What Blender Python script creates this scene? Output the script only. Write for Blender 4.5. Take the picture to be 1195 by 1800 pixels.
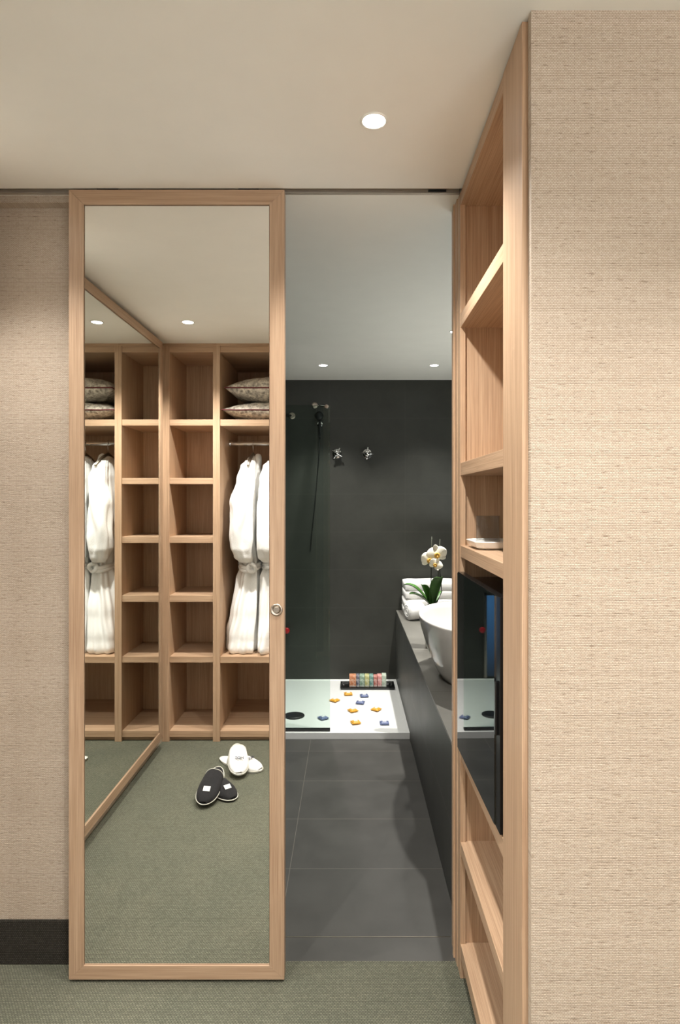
import bpy, bmesh, math, random
from mathutils import Vector, Matrix, noise
random.seed(7)
PI = math.pi
scene = bpy.context.scene
for o in list(bpy.data.objects):
    bpy.data.objects.remove(o, do_unlink=True)
COL = scene.collection

# ------------------------------------------------------------------ camera, world, exposure
CAM_Z = 1.462
H = 2.40                                   # ceiling height
cam_data = bpy.data.cameras.new('camera')
cam_data.sensor_width = 36.0
cam_data.sensor_fit = 'AUTO'
cam_data.lens = 1060.0 / 1800.0 * 36.0
cam_data.shift_x = -16.5 / 1800.0
cam_data.shift_y = -23.0 / 1800.0
cam_data.clip_start = 0.02
cam = bpy.data.objects.new('camera', cam_data)
cam.location = (0, 0, CAM_Z)
cam.rotation_euler = (PI / 2, 0, 0)
COL.objects.link(cam)
scene.camera = cam

world = bpy.data.worlds.new('world')
scene.world = world
world.use_nodes = True
world.node_tree.nodes['Background'].inputs[0].default_value = (0.9, 0.95, 1.0, 1)
world.node_tree.nodes['Background'].inputs[1].default_value = 0.15

vs = scene.view_settings
vs.view_transform = 'Standard'
vs.look = 'None'
vs.gamma = 1.0
vs.exposure = 0.03
vs.use_curve_mapping = False

SPOT_W = 95.0          # power of one ceiling spot in the dressing room
BATH_W = 120.0          # power of one ceiling spot in the bathroom

def area(name, loc, rot, sx, sy, power, col):
    d = bpy.data.lights.new(name, 'AREA')
    d.shape = 'RECTANGLE'; d.size = sx; d.size_y = sy
    d.energy = power; d.color = col
    o = bpy.data.objects.new(name, d)
    o.location = loc; o.rotation_euler = rot
    COL.objects.link(o)
    return o
# added fill light, unseen behind the photographer, brightening the dressing room
area('room_fill', (1.15, -2.30, 1.25), (PI / 2, 0, 0), 2.2, 2.0, 42.0, (0.97, 0.97, 1.0))
# added fill pointing up, unseen behind the photographer, to lift the ceiling
area('ceiling_fill', (1.3, -1.1, 1.85), (PI, 0, 0), 0.4, 0.4, 30.0, (0.98, 0.97, 0.95))
# added unseen fill over the counter, pointing up to brighten the bathroom ceiling
area('bathroom_fill', (0.84, 3.3, 1.25), (PI, 0, 0), 0.14, 2.2, 9.0, (0.98, 1.0, 0.97))

# ------------------------------------------------------------------ materials
def srgb(r, g, b):
    def f(c):
        c /= 255.0
        return c / 12.92 if c <= 0.04045 else ((c + 0.055) / 1.055) ** 2.4
    return (f(r), f(g), f(b), 1.0)

class NT:
    def __init__(s, name):
        s.m = bpy.data.materials.new(name); s.m.use_nodes = True
        s.t = s.m.node_tree; s.b = s.t.nodes['Principled BSDF']
    def n(s, typ, **kw):
        nd = s.t.nodes.new(typ)
        for k, v in kw.items():
            if hasattr(nd, k): setattr(nd, k, v)
        return nd
    def l(s, a, b): s.t.links.new(a, b)
    def coords(s, scale=(1, 1, 1), rot=(0, 0, 0), loc=(0, 0, 0)):
        tc = s.n('ShaderNodeTexCoord'); mp = s.n('ShaderNodeMapping')
        mp.inputs['Scale'].default_value = scale; mp.inputs['Rotation'].default_value = rot
        mp.inputs['Location'].default_value = loc
        s.l(tc.outputs['Object'], mp.inputs['Vector'])
        return mp.outputs['Vector']
    def noise(s, vec, scale=5, detail=4, rough=0.55):
        nd = s.n('ShaderNodeTexNoise')
        nd.inputs['Scale'].default_value = scale; nd.inputs['Detail'].default_value = detail
        nd.inputs['Roughness'].default_value = rough
        s.l(vec, nd.inputs['Vector']); return nd.outputs['Fac']
    def ramp(s, fac, stops):
        r = s.n('ShaderNodeValToRGB')
        e = r.color_ramp.elements
        e[0].position, e[0].color = stops[0]; e[1].position, e[1].color = stops[1]
        for p, c in stops[2:]:
            x = e.new(p); x.color = c
        s.l(fac, r.inputs['Fac']); return r.outputs['Color']
    def mix(s, a, b, fac, mode='MIX'):
        m = s.n('ShaderNodeMix'); m.data_type = 'RGBA'; m.blend_type = mode
        if isinstance(fac, float): m.inputs[0].default_value = fac
        else: s.l(fac, m.inputs[0])
        for sock, v in ((m.inputs[6], a), (m.inputs[7], b)):
            if isinstance(v, tuple): sock.default_value = v
            else: s.l(v, sock)
        return m.outputs[2]
    def math(s, op, a, b=None):
        m = s.n('ShaderNodeMath'); m.operation = op
        for i, v in enumerate((a, b)):
            if v is None: continue
            if isinstance(v, (int, float)): m.inputs[i].default_value = v
            else: s.l(v, m.inputs[i])
        return m.outputs[0]
    def bump(s, h, strength=0.2, dist=0.002):
        b = s.n('ShaderNodeBump'); b.inputs['Strength'].default_value = strength
        b.inputs['Distance'].default_value = dist
        s.l(h, b.inputs['Height']); s.l(b.outputs['Normal'], s.b.inputs['Normal'])
    def set(s, color=None, rough=None, metal=None, spec=None, **kw):
        if color is not None:
            if isinstance(color, tuple): s.b.inputs['Base Color'].default_value = color
            else: s.l(color, s.b.inputs['Base Color'])
        if rough is not None:
            if isinstance(rough, (int, float)): s.b.inputs['Roughness'].default_value = rough
            else: s.l(rough, s.b.inputs['Roughness'])
        if metal is not None: s.b.inputs['Metallic'].default_value = metal
        if spec is not None: s.b.inputs['Specular IOR Level'].default_value = spec
        for k, v in kw.items(): s.b.inputs[k].default_value = v
        return s.m

def plain(name, col, rough=0.5, metal=0.0, var=0.04, scale=40, bump=0.0, **kw):
    t = NT(name)
    v = t.coords()
    f = t.noise(v, scale, 3)
    d = tuple(c * (1 - var) for c in col[:3]) + (1,)
    b = tuple(min(1, c * (1 + var)) for c in col[:3]) + (1,)
    t.set(t.ramp(f, [(0.35, d), (0.65, b)]), rough, metal, **kw)
    if bump: t.bump(f, bump, 0.002)
    return t.m

def wood(axis, name, tone=1.0):
    t = NT(name)
    st = {'x': (0.5, 22, 22), 'y': (22, 0.5, 22), 'z': (22, 22, 0.5)}[axis]
    fine = {'x': (2, 230, 230), 'y': (230, 2, 230), 'z': (230, 230, 2)}[axis]
    n1 = t.noise(t.coords(st), 3.0, 5, 0.6)
    n2 = t.noise(t.coords(fine), 2.2, 4, 0.65)
    c1 = t.ramp(n1, [(0.3, srgb(184 * tone, 153 * tone, 124 * tone)), (0.7, srgb(205 * tone, 176 * tone, 147 * tone))])
    c2 = t.ramp(n2, [(0.38, srgb(172, 146, 124)), (0.58, srgb(255, 250, 244))])
    t.set(t.mix(c1, c2, 0.42, 'MULTIPLY'), 0.42, 0, 0.35)
    t.bump(n2, 0.12, 0.001)
    return t.m
W_Z = wood('z', 'oak_vertical_grain'); W_X = wood('x', 'oak_crosswise_grain'); W_Y = wood('y', 'oak_lengthwise_grain')
W_DOOR_Z = wood('z', 'oak_frame_stile', 0.89); W_DOOR_X = wood('x', 'oak_frame_rail', 0.89)

def wallpaper(name, plane):
    t = NT(name)
    tc = t.n('ShaderNodeTexCoord'); sp = t.n('ShaderNodeSeparateXYZ'); cb = t.n('ShaderNodeCombineXYZ')
    t.l(tc.outputs['Object'], sp.inputs[0])
    t.l(sp.outputs['X' if plane == 'xz' else 'Y'], cb.inputs['X']); t.l(sp.outputs['Z'], cb.inputs['Y'])
    v = cb.outputs[0]
    br = t.n('ShaderNodeTexBrick')
    br.inputs['Scale'].default_value = 1.0
    br.inputs['Brick Width'].default_value = 0.0054; br.inputs['Row Height'].default_value = 0.0032
    br.inputs['Mortar Size'].default_value = 0.0004; br.inputs['Mortar Smooth'].default_value = 0.6
    br.inputs['Color1'].default_value = srgb(201, 188, 171); br.inputs['Color2'].default_value = srgb(190, 174, 156)
    br.inputs['Mortar'].default_value = srgb(118, 98, 80)
    t.l(v, br.inputs['Vector'])
    m2 = t.n('ShaderNodeMapping'); m2.inputs['Scale'].default_value = (38, 260, 1); t.l(v, m2.inputs['Vector'])
    sl = t.noise(m2.outputs[0], 1.0, 3, 0.6)
    slub = t.ramp(sl, [(0.31, (0.38, 0.30, 0.24, 1)), (0.40, (1, 1, 1, 1))])
    m3 = t.n('ShaderNodeMapping'); m3.inputs['Scale'].default_value = (1.5, 9, 1); t.l(v, m3.inputs['Vector'])
    big = t.noise(m3.outputs[0], 1.0, 3)
    bg = t.ramp(big, [(0.3, (0.9, 0.89, 0.87, 1)), (0.7, (1, 1, 1, 1))])
    c = t.mix(br.outputs['Color'], slub, 0.6, 'MULTIPLY'); c = t.mix(c, bg, 0.8, 'MULTIPLY')
    t.set(c, 0.62, 0, 0.3)
    h = t.math('ADD', t.math('MULTIPLY', br.outputs['Fac'], -0.35), sl)
    t.bump(h, 0.5, 0.003)
    return t.m
PAPER = wallpaper('woven_beige_wallpaper', 'xz'); PAPER_Y = wallpaper('woven_beige_wallpaper_side', 'yz')

def carpet(name, c1, c2, c3, vert=False):
    t = NT(name)
    v = t.coords((1, 1, 1), (PI / 2, 0, 0) if vert else (0, 0, 0.0))
    br = t.n('ShaderNodeTexBrick')
    br.inputs['Scale'].default_value = 1.0
    br.inputs['Brick Width'].default_value = 0.0085 if not vert else 0.006; br.inputs['Row Height'].default_value = 0.0055
    br.inputs['Mortar Size'].default_value = 0.0012; br.inputs['Mortar Smooth'].default_value = 0.8
    br.inputs['Color1'].default_value = c1; br.inputs['Color2'].default_value = c2; br.inputs['Mortar'].default_value = c3
    t.l(v, br.inputs['Vector'])
    f = t.noise(t.coords(), 260, 3, 0.7); g = t.noise(t.coords(), 3.5, 3)
    cc = t.mix(br.outputs['Color'], t.ramp(f, [(0.3, (0.6, 0.6, 0.6, 1)), (0.7, (1.25, 1.25, 1.2, 1))]), 0.7, 'MULTIPLY')
    cc = t.mix(cc, t.ramp(g, [(0.35, (0.88, 0.9, 0.88, 1)), (0.65, (1.05, 1.03, 1.0, 1))]), 0.8, 'MULTIPLY')
    t.set(cc, 0.95, 0, 0.1)
    t.bump(t.math('ADD', f, t.math('MULTIPLY', br.outputs['Fac'], -0.8)), 0.7, 0.003)
    return t.m
CARPET = carpet('olive_grey_loop_carpet', srgb(128, 128, 113), srgb(111, 112, 98), srgb(78, 79, 70))
SKIRT = carpet('dark_carpet_skirting', srgb(76, 72, 66), srgb(62, 59, 54), srgb(36, 34, 31), True)

def tile(name, axes, size, off, c, groutc, width=0.003, rough=0.45):
    t = NT(name)
    tc = t.n('ShaderNodeTexCoord'); sp = t.n('ShaderNodeSeparateXYZ'); t.l(tc.outputs['Object'], sp.inputs[0])
    masks = []
    for a, sz, of in zip(axes, size, off):
        q = t.math('SUBTRACT', sp.outputs[a], of - width / 2)
        q = t.math('DIVIDE', q, sz)
        q = t.math('FRACT', q)
        masks.append(t.math('LESS_THAN', q, width / sz))
    g = t.math('MAXIMUM', masks[0], masks[1])
    n1 = t.noise(t.coords(), 6, 6, 0.6)
    col = t.ramp(n1, [(0.3, tuple(x * 0.84 for x in c[:3]) + (1,)), (0.7, tuple(x * 1.12 for x in c[:3]) + (1,))])
    t.set(t.mix(col, groutc, g), t.math('ADD', t.math('MULTIPLY', n1, 0.15), rough - 0.07), 0, 0.4)
    t.bump(t.math('SUBTRACT', t.math('MULTIPLY', n1, 0.25), g), 0.25, 0.001)
    return t.m
TILE_F = tile('slate_floor_tile', 'XY', (0.745, 0.371), (-0.235, 2.013), srgb(72, 71, 68), srgb(112, 108, 100), 0.0022)
TILE_W = tile('slate_wall_tile', 'XZ', (0.60, 0.299), (-0.16, 0.603), srgb(58, 59, 54), srgb(74, 74, 68), 0.002, 0.5)
TILE_S = tile('slate_side_tile', 'YZ', (0.745, 0.30), (2.0, 0.305), srgb(70, 71, 67), srgb(98, 96, 88), 0.003, 0.5)
TILE_C = tile('slate_counter_tile', 'XY', (0.8, 0.745), (0.365, 2.013), srgb(110, 108, 102), srgb(70, 68, 64), 0.003, 0.45)

CEIL = plain('ceiling_paint', srgb(238, 235, 226), 0.85, var=0.01, scale=8)
CEIL_B = plain('bathroom_ceiling_paint', srgb(236, 234, 224), 0.6, var=0.01, scale=8)
PAINT = plain('wall_paint', srgb(214, 204, 188), 0.85, var=0.01)
def mirror_mat(name, c):
    t = NT(name); v = t.coords(); f = t.noise(v, 3, 1)
    return t.set(t.ramp(f, [(0, c), (1, c)]), 0.0, 1.0)
MIRROR = mirror_mat('silver_mirror', (0.93, 0.93, 0.91, 1)); MIRROR2 = mirror_mat('silver_mirror_grey', (0.80, 0.82, 0.79, 1))
ALU = plain('brushed_aluminium', srgb(168, 160, 148), 0.32, 1.0)
TRACK = plain('anodised_track', srgb(172, 162, 148), 0.45, 0.35)
CHROME = plain('polished_chrome', srgb(225, 225, 225), 0.08, 1.0, var=0.01)
STEEL = plain('satin_steel', srgb(190, 178, 165), 0.3, 1.0)
BLACK = plain('matt_black', srgb(22, 22, 22), 0.5)
BLACKP = plain('black_plastic', srgb(14, 14, 15), 0.25)
DARKGAP = plain('shadow_gap_black', srgb(12, 11, 10), 0.8)
WHITE_ACR = plain('white_acrylic', srgb(238, 240, 238), 0.22, var=0.01)
CERAMIC = plain('white_ceramic', srgb(235, 232, 226), 0.12, var=0.01)
TERRY = plain('white_terry', srgb(240, 239, 236), 0.95, var=0.03, scale=220, bump=0.8)
TERRY_B = plain('black_terry', srgb(30, 29, 30), 0.95, var=0.2, scale=260, bump=0.8)
PIPE_W = plain('pale_piping', srgb(215, 213, 200), 0.8)
PIPE_R = plain('burgundy_piping', srgb(104, 42, 46), 0.7)
LABELW = plain('white_label_cloth', srgb(228, 230, 226), 0.8)
INK = plain('dark_ink', srgb(52, 52, 60), 0.8)
YEL = plain('amber_wrapper', srgb(226, 170, 62), 0.35, var=0.22, scale=160)
BLU = plain('blue_grey_wrapper', srgb(112, 124, 162), 0.35, var=0.3, scale=160)
LEAF = plain('orchid_leaf_green', srgb(62, 104, 42), 0.35, var=0.25, scale=18)
STEM = plain('dark_stem', srgb(42, 46, 28), 0.6)
PETAL = plain('white_petal', srgb(246, 243, 228), 0.6, var=0.04, scale=90)
THROAT = plain('yellow_orchid_throat', srgb(214, 168, 72), 0.6, var=0.3, scale=220)
RED = plain('red_plastic', srgb(190, 22, 34), 0.35)

def glass(name, tint, rough=0.0):
    t = NT(name)
    f = t.noise(t.coords(), 2, 1)
    return t.set(t.ramp(f, [(0, tint), (1, tint)]), rough, 0, None, **{'Transmission Weight': 1.0, 'IOR': 1.45})
def thin_glass(name, tint):
    t = NT(name)
    tr = t.n('ShaderNodeBsdfTransparent'); tr.inputs[0].default_value = tint
    gl = t.n('ShaderNodeBsdfGlossy'); gl.inputs['Roughness'].default_value = 0.0
    lw = t.n('ShaderNodeLayerWeight'); lw.inputs['Blend'].default_value = 0.5
    fac = t.math('ADD', t.math('MULTIPLY', t.math('POWER', lw.outputs['Facing'], 4.0), 0.55), 0.03)
    mx = t.n('ShaderNodeMixShader')
    t.l(fac, mx.inputs[0]); t.l(tr.outputs[0], mx.inputs[1]); t.l(gl.outputs[0], mx.inputs[2])
    t.l(mx.outputs[0], t.t.nodes['Material Output'].inputs['Surface'])
    return t.m
SCREEN = thin_glass('green_tinted_screen_glass', (0.88, 0.94, 0.91, 1))
TUMBLER = thin_glass('clear_tumbler_glass', (0.87, 0.88, 0.88, 1))
BGLASS = NT('black_glass').set(srgb(8, 10, 11), 0.02, 0, 1.0, **{'IOR': 2.1})

def emis(name, col, strength):
    t = NT(name)
    f = t.noise(t.coords(), 6, 1)
    t.set((0.8, 0.8, 0.8, 1), 0.5)
    t.l(t.ramp(f, [(0, col), (1, col)]), t.b.inputs['Emission Color'])
    t.b.inputs['Emission Strength'].default_value = strength
    return t.m
LAMP = emis('lit_lamp_lens', (0.93, 0.98, 1.0, 1), 40)
BLUE_GLOW = NT('blue_glow_pane')  # glow added for a blue reflection, brighter towards the top
BLUE_GLOW.set((0.02, 0.03, 0.05, 1), 0.3)
_g = BLUE_GLOW.n('ShaderNodeTexCoord'); _s = BLUE_GLOW.n('ShaderNodeSeparateXYZ'); BLUE_GLOW.l(_g.outputs['Object'], _s.inputs[0])
BLUE_GLOW.l(BLUE_GLOW.ramp(BLUE_GLOW.math('MULTIPLY', _s.outputs['Z'], 1.2), [(0.1, (0.01, 0.02, 0.04, 1)), (0.75, (0.05, 0.15, 0.34, 1))]), BLUE_GLOW.b.inputs['Emission Color'])
BLUE_GLOW.b.inputs['Emission Strength'].default_value = 1.5
BLUE_GLOW = BLUE_GLOW.m
FILLPANE = emis('glowing_fill_pane', (1.0, 0.96, 0.9, 1), 1.2)  # even glow for the added fill pane behind the camera

# ------------------------------------------------------------------ mesh helpers
def new_obj(name, bm, mat, parent=None, bevel=0.0, smooth=False, sub=0, loc=None):
    bmesh.ops.recalc_face_normals(bm, faces=bm.faces[:])
    me = bpy.data.meshes.new(name); bm.to_mesh(me); bm.free()
    if isinstance(mat, (list, tuple)):
        for m in mat: me.materials.append(m)
    else: me.materials.append(mat)
    if smooth:
        for p in me.polygons: p.use_smooth = True
    o = bpy.data.objects.new(name, me); COL.objects.link(o)
    if parent: o.parent = parent
    if loc: o.location = loc
    if bevel:
        b = o.modifiers.new('bevel', 'BEVEL'); b.width = bevel; b.segments = 2; b.limit_method = 'ANGLE'
    if sub:
        s = o.modifiers.new('sub', 'SUBSURF'); s.levels = sub; s.render_levels = sub
    return o

def box(bm, x0, x1, y0, y1, z0, z1, mi=0):
    vs_ = [bm.verts.new(p) for p in ((x0,y0,z0),(x1,y0,z0),(x1,y1,z0),(x0,y1,z0),(x0,y0,z1),(x1,y0,z1),(x1,y1,z1),(x0,y1,z1))]
    for f in ((0,3,2,1),(4,5,6,7),(0,1,5,4),(1,2,6,5),(2,3,7,6),(3,0,4,7)):
        fc = bm.faces.new([vs_[i] for i in f]); fc.material_index = mi
    return vs_

def B(*boxes):
    bm = bmesh.new()
    for b in boxes: box(bm, *b)
    return bm

def prism(bm, pts, z0, z1):
    lo = [bm.verts.new((x, y, z0)) for x, y in pts]; hi = [bm.verts.new((x, y, z1)) for x, y in pts]
    n = len(pts)
    bm.faces.new(lo[::-1]); bm.faces.new(hi)
    for i in range(n): bm.faces.new((lo[i], lo[(i+1) % n], hi[(i+1) % n], hi[i]))

def loft(bm, rings, cap0=True, cap1=True, closed=True):
    R = [[bm.verts.new(p) for p in r] for r in rings]
    n = len(R[0])
    for a, b in zip(R, R[1:]):
        for i in range(n if closed else n - 1):
            bm.faces.new((a[i], a[(i+1) % n], b[(i+1) % n], b[i]))
    if cap0: bm.faces.new(R[0][::-1])
    if cap1: bm.faces.new(R[-1])
    return R

def lathe(bm, prof, n=32, c=(0, 0, 0), sx=1.0, sy=1.0, cap0=True, cap1=True, axis='z'):
    rings = []
    for r, z in prof:
        ring = []
        for i in range(n):
            a = 2 * PI * i / n
            p = (r * math.cos(a) * sx, r * math.sin(a) * sy, z)
            if axis == 'y': p = (p[0], p[2], p[1])
            if axis == 'x': p = (p[2], p[0], p[1])
            ring.append((p[0] + c[0], p[1] + c[1], p[2] + c[2]))
        rings.append(ring)
    loft(bm, rings, cap0, cap1)

def tube(bm, pts, r, n=10, closed=False):
    pts = [Vector(p) for p in pts]
    rings = []
    up = Vector((0.13, 0.21, 0.97))
    m = len(pts)
    for i, p in enumerate(pts):
        if closed: d = pts[(i+1) % m] - pts[i-1]
        else: d = pts[min(i+1, m-1)] - pts[max(i-1, 0)]
        d.normalize()
        if abs(d.dot(up)) > 0.97: up = Vector((0.9, 0.3, 0.1))
        a = d.cross(up).normalized(); b = d.cross(a).normalized()
        rr = r[i] if isinstance(r, (list, tuple)) else r
        rings.append([p + a * rr * math.cos(2*PI*k/n) + b * rr * math.sin(2*PI*k/n) for k in range(n)])
    if closed:
        R = [[bm.verts.new(p) for p in q] for q in rings]
        for i in range(m):
            for k in range(n):
                bm.faces.new((R[i][k], R[i][(k+1)%n], R[(i+1)%m][(k+1)%n], R[(i+1)%m][k]))
    else: loft(bm, rings)

def thing(name, label, cat, loc=(0, 0, 0), rz=0.0, group=None):
    o = bpy.data.objects.new(name, None); COL.objects.link(o)
    o.empty_display_size = 0.05
    o.location = loc; o.rotation_euler = (0, 0, rz)
    o['label'] = label; o['category'] = cat
    if group: o['group'] = group
    return o
def tag(o, label, cat, group=None):
    o['label'] = label; o['category'] = cat
    if group: o['group'] = group
    return o
def struct(name, bm, m, bevel=0.0, label=None):
    o = new_obj(name, bm, m, None, bevel); o['kind'] = 'structure'
    if label: o['label'] = label
    return o
def copy_tree(o, parent=None):
    c = o.copy(); COL.objects.link(c); c.parent = parent
    for ch in list(o.children): copy_tree(ch, c)
    return c

# ------------------------------------------------------------------ the setting
XL, XR, YB = -1.13, 2.6, -2.4            # left wall, far right wall, wall behind
YD = 1.821                               # front face of the sliding mirror door
YW = 1.900                               # wallpapered wall the door slides in front of
YBB = 4.757                              # far bathroom wall
BXL, BXR = -1.45, 0.95                   # bathroom side walls

struct('floor', B((XL, XR, YB, 1.907, -0.1, 0.0)), CARPET)
struct('floor_bathroom', B((BXL, BXR, 1.907, YBB, -0.1, 0.0)), TILE_F)
struct('trim_1', B((-0.3, 0.338, 2.0115, 2.0145, 0.0, 0.0015)), ALU)
struct('ceiling', B((XL, XR, YB, 1.822, H, H + 0.1)), CEIL)
struct('ceiling_bathroom', B((BXL, BXR, 1.862, YBB, H, H + 0.1)), CEIL_B)
struct('ceiling_slot', B((XL, XR, 1.80, 1.88, H + 0.1, H + 0.12)), CEIL)
struct('wall_far', B((XL, -0.30, YW, 2.0, 0.0, H)), PAPER)
struct('trim_4', B((XL, -0.30, 1.864, YW, H - 0.022, H)), PAPER)
struct('baseboard_far', B((XL, -0.30, YW - 0.008, YW, 0.0, 0.139)), SKIRT, 0.003)
struct('wall_left', B((XL - 0.1, XL, YB, YW, 0.0, H)), PAPER_Y)
struct('wall_right', B((0.349, XR, 1.1575, 1.178, 0.0, H)), PAPER)
struct('wall_outer', B((XR, XR + 0.1, YB, 1.9, 0.0, H)), PAINT)
struct('wall_back', B((-0.13, 0.0, YB - 0.1, YB, 0, H), (2.3, XR, YB - 0.1, YB, 0, H), (0.0, 2.3, YB - 0.1, YB, 0, 0.2), (0.0, 2.3, YB - 0.1, YB, 2.3, H)), PAINT)
w1 = struct('added_window_1', B((0.0, 2.3, YB - 0.05, YB - 0.03, 0.2, 2.3)), FILLPANE)  # unseen glowing pane, added to go with the room's fill light
struct('wall_niche', B((XL, -0.13, -0.68, -0.62, 0, H), (-0.19, -0.13, YB, -0.68, 0, H)), PAINT)
struct('wall_bathroom_far', B((BXL, BXR, YBB, YBB + 0.1, 0, H)), TILE_W)
struct('wall_bathroom_left', B((BXL - 0.1, BXL, 2.0, YBB, 0, H)), TILE_S)
struct('wall_bathroom_right', B((BXR, BXR + 0.1, 1.9, YBB, 0, H)), TILE_S)
struct('wall_bathroom_near', B((BXL, -0.301, 2.0, 2.01, 0, H), (0.372, BXR, 1.95, 1.98, 0, H)), TILE_W)
struct('trim_2', B((0.336, 0.372, 1.885, 1.98, 0.0, H), (0.331, 0.372, 1.92, 1.935, 0.0, H)), W_Z, 0.001)
# added blue glowing pane in the shower, making the blue reflection in the minibar's glass
w2 = struct('added_blue_pane', B((-1.05, -0.53, YBB - 0.012, YBB - 0.002, 0.06, 0.70)), BLUE_GLOW)
struct('trim_3', B((-1.07, -1.05, YBB - 0.02, YBB, 0.05, 0.72), (-0.53, -0.51, YBB - 0.02, YBB, 0.05, 0.72), (-1.07, -0.51, YBB - 0.02, YBB, 0.70, 0.72)), ALU)  # metal frame round the added blue pane

# sliding track in the ceiling slot
trk = thing('sliding_door_track', 'thin metal sliding track recessed along the ceiling above the mirror door', 'door track', (-0.4, 1.86, H))
new_obj('profile', B((XL + 0.4, 0.738, -0.004, 0.0, 0.0, 0.06), (XL + 0.4, 0.738, -0.010, -0.004, 0.0, 0.003), (XL + 0.4, 0.738, -0.012, -0.004, 0.013, 0.016)), TRACK, trk)
new_obj('stopper', B((0.642, 0.697, -0.010, -0.004, 0.004, 0.011)), BLACK, trk)['label'] = 'black stopper in the track'

# ------------------------------------------------------------------ framed mirrors
def framed(parent, w, h, th, fw, fwb, glassmat, mz, mx, knob=None):
    """local x = width, z = height, y = thickness (front at y=0)"""
    for nm, sx in (('stile', 0), ('stile', 1)):
        bm = bmesh.new()
        x0, x1 = (0, fw) if sx == 0 else (w - fw, w)
        # mitred ends
        if sx == 0: poly = [(0, 0), (fw, fwb), (fw, h - fw), (0, h)]
        else: poly = [(w, 0), (w, h), (w - fw, h - fw), (w - fw, fwb)]
        a = [bm.verts.new((x, 0, z)) for x, z in poly]; b = [bm.verts.new((x, th, z)) for x, z in poly]
        bm.faces.new(a); bm.faces.new(b[::-1])
        for i in range(4): bm.faces.new((a[i], b[i], b[(i+1) % 4], a[(i+1) % 4]))
        new_obj(nm, bm, mz, parent, 0.0008)
    for poly in ([(0, 0), (w, 0), (w - fw, fwb), (fw, fwb)], [(0, h), (fw, h - fw), (w - fw, h - fw), (w, h)]):
        bm = bmesh.new()
        a = [bm.verts.new((x, 0, z)) for x, z in poly]; b = [bm.verts.new((x, th, z)) for x, z in poly]
        bm.faces.new(a); bm.faces.new(b[::-1])
        for i in range(4): bm.faces.new((a[i], b[i], b[(i+1) % 4], a[(i+1) % 4]))
        new_obj('rail', bm, mx, parent, 0.0008)
    new_obj('mirror', B((fw + 0.0015, w - fw - 0.0015, 0.005, 0.011, fwb + 0.0015, h - fw - 0.0015)), glassmat, parent)
    new_obj('backing', B((fw - 0.004, w - fw + 0.004, 0.0115, th - 0.004, fwb - 0.004, h - fw + 0.004)), BLACK, parent)

door = thing('sliding_mirror_door', 'tall oak-framed mirror door sliding in front of the bathroom opening', 'door', (-0.8475, YD, 0.010))
DW, DH = 0.651, 2.386
framed(door, DW, DH, 0.036, 0.045, 0.042, MIRROR, W_DOOR_Z, W_DOOR_X)
bm = bmesh.new(); lathe(bm, [(0.0185, -0.0015), (0.0185, 0.0), (0.0185, 0.002)], 40, (0.6275, 0, 1.117), axis='y')
fp = new_obj('finger_pull', bm, STEEL, door); fp['label'] = 'round steel finger pull'
bm = bmesh.new(); lathe(bm, [(0.0185, -0.0022), (0.0175, -0.0035), (0.0140, -0.0035), (0.0125, -0.002)], 40, (0.6275, 0, 1.117), axis='y', cap0=False)
new_obj('rim', bm, STEEL, fp, smooth=True)
bm = bmesh.new(); lathe(bm, [(0.0095, -0.002), (0.0095, -0.0048), (0.0082, -0.0055)], 32, (0.6275, 0, 1.117), axis='y')
new_obj('button', bm, ALU, fp)
new_obj('roller_hanger', B((0.08, 0.14, 0.012, 0.024, DH, DH + 0.03), (0.51, 0.57, 0.012, 0.024, DH, DH + 0.03)), BLACK, door)

wm = thing('wall_mirror', 'large oak-framed mirror on the left side wall beside the wardrobe', 'mirror', (-1.092, 0.125, 0.065), PI / 2)
# rotated so that local -y faces the room: local x -> world y, local y -> world -x
framed(wm, 1.50, 2.312, 0.034, 0.045, 0.045, MIRROR2, W_DOOR_Z, W_DOOR_X)

# ------------------------------------------------------------------ wardrobe behind (seen in the mirror)
TH = 0.036
def shelf_z(tops, thick): return [(t - thick, t) for t in tops]
YF = 0.020                                 # front of wardrobe posts
tw = thing('cube_shelf_tower', 'narrow oak open tower of six stacked cube compartments beside the framed wall mirror', 'shelf unit', (-0.95, YF, 0))
ox = 0.95
new_obj('side_panel', B((XL + ox, -1.085 + ox, -0.40, 0, 0, 2.385)), W_Z, tw, 0.001)
new_obj('side_panel', B((-0.822 + ox, -0.802 + ox, -0.40, 0, 0, 2.385)), W_Z, tw, 0.001)
new_obj('back_panel', B((-1.085 + ox, -0.822 + ox, -0.40, -0.385, 0.03, 2.36)), W_Z, tw)
for z0, z1 in ((1.905, 1.941), (1.552, 1.588), (1.196, 1.234), (0.840, 0.880), (0.474, 0.510), (0.024, 0.062)):
    new_obj('shelf', B((-1.085 + ox, -0.822 + ox, -0.385, -0.008, z0, z1)), W_X, tw, 0.001)
new_obj('top_panel', B((-1.085 + ox, -0.822 + ox, -0.385, -0.008, 2.347, 2.385)), W_X, tw, 0.001)
new_obj('plinth', B((-1.085 + ox, -0.822 + ox, -0.05, -0.03, 0.0, 0.024)), W_X, tw)
new_obj('ceiling_filler', B((XL + ox, -0.802 + ox, -0.06, -0.004, 2.385, H)), W_X, tw)

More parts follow.
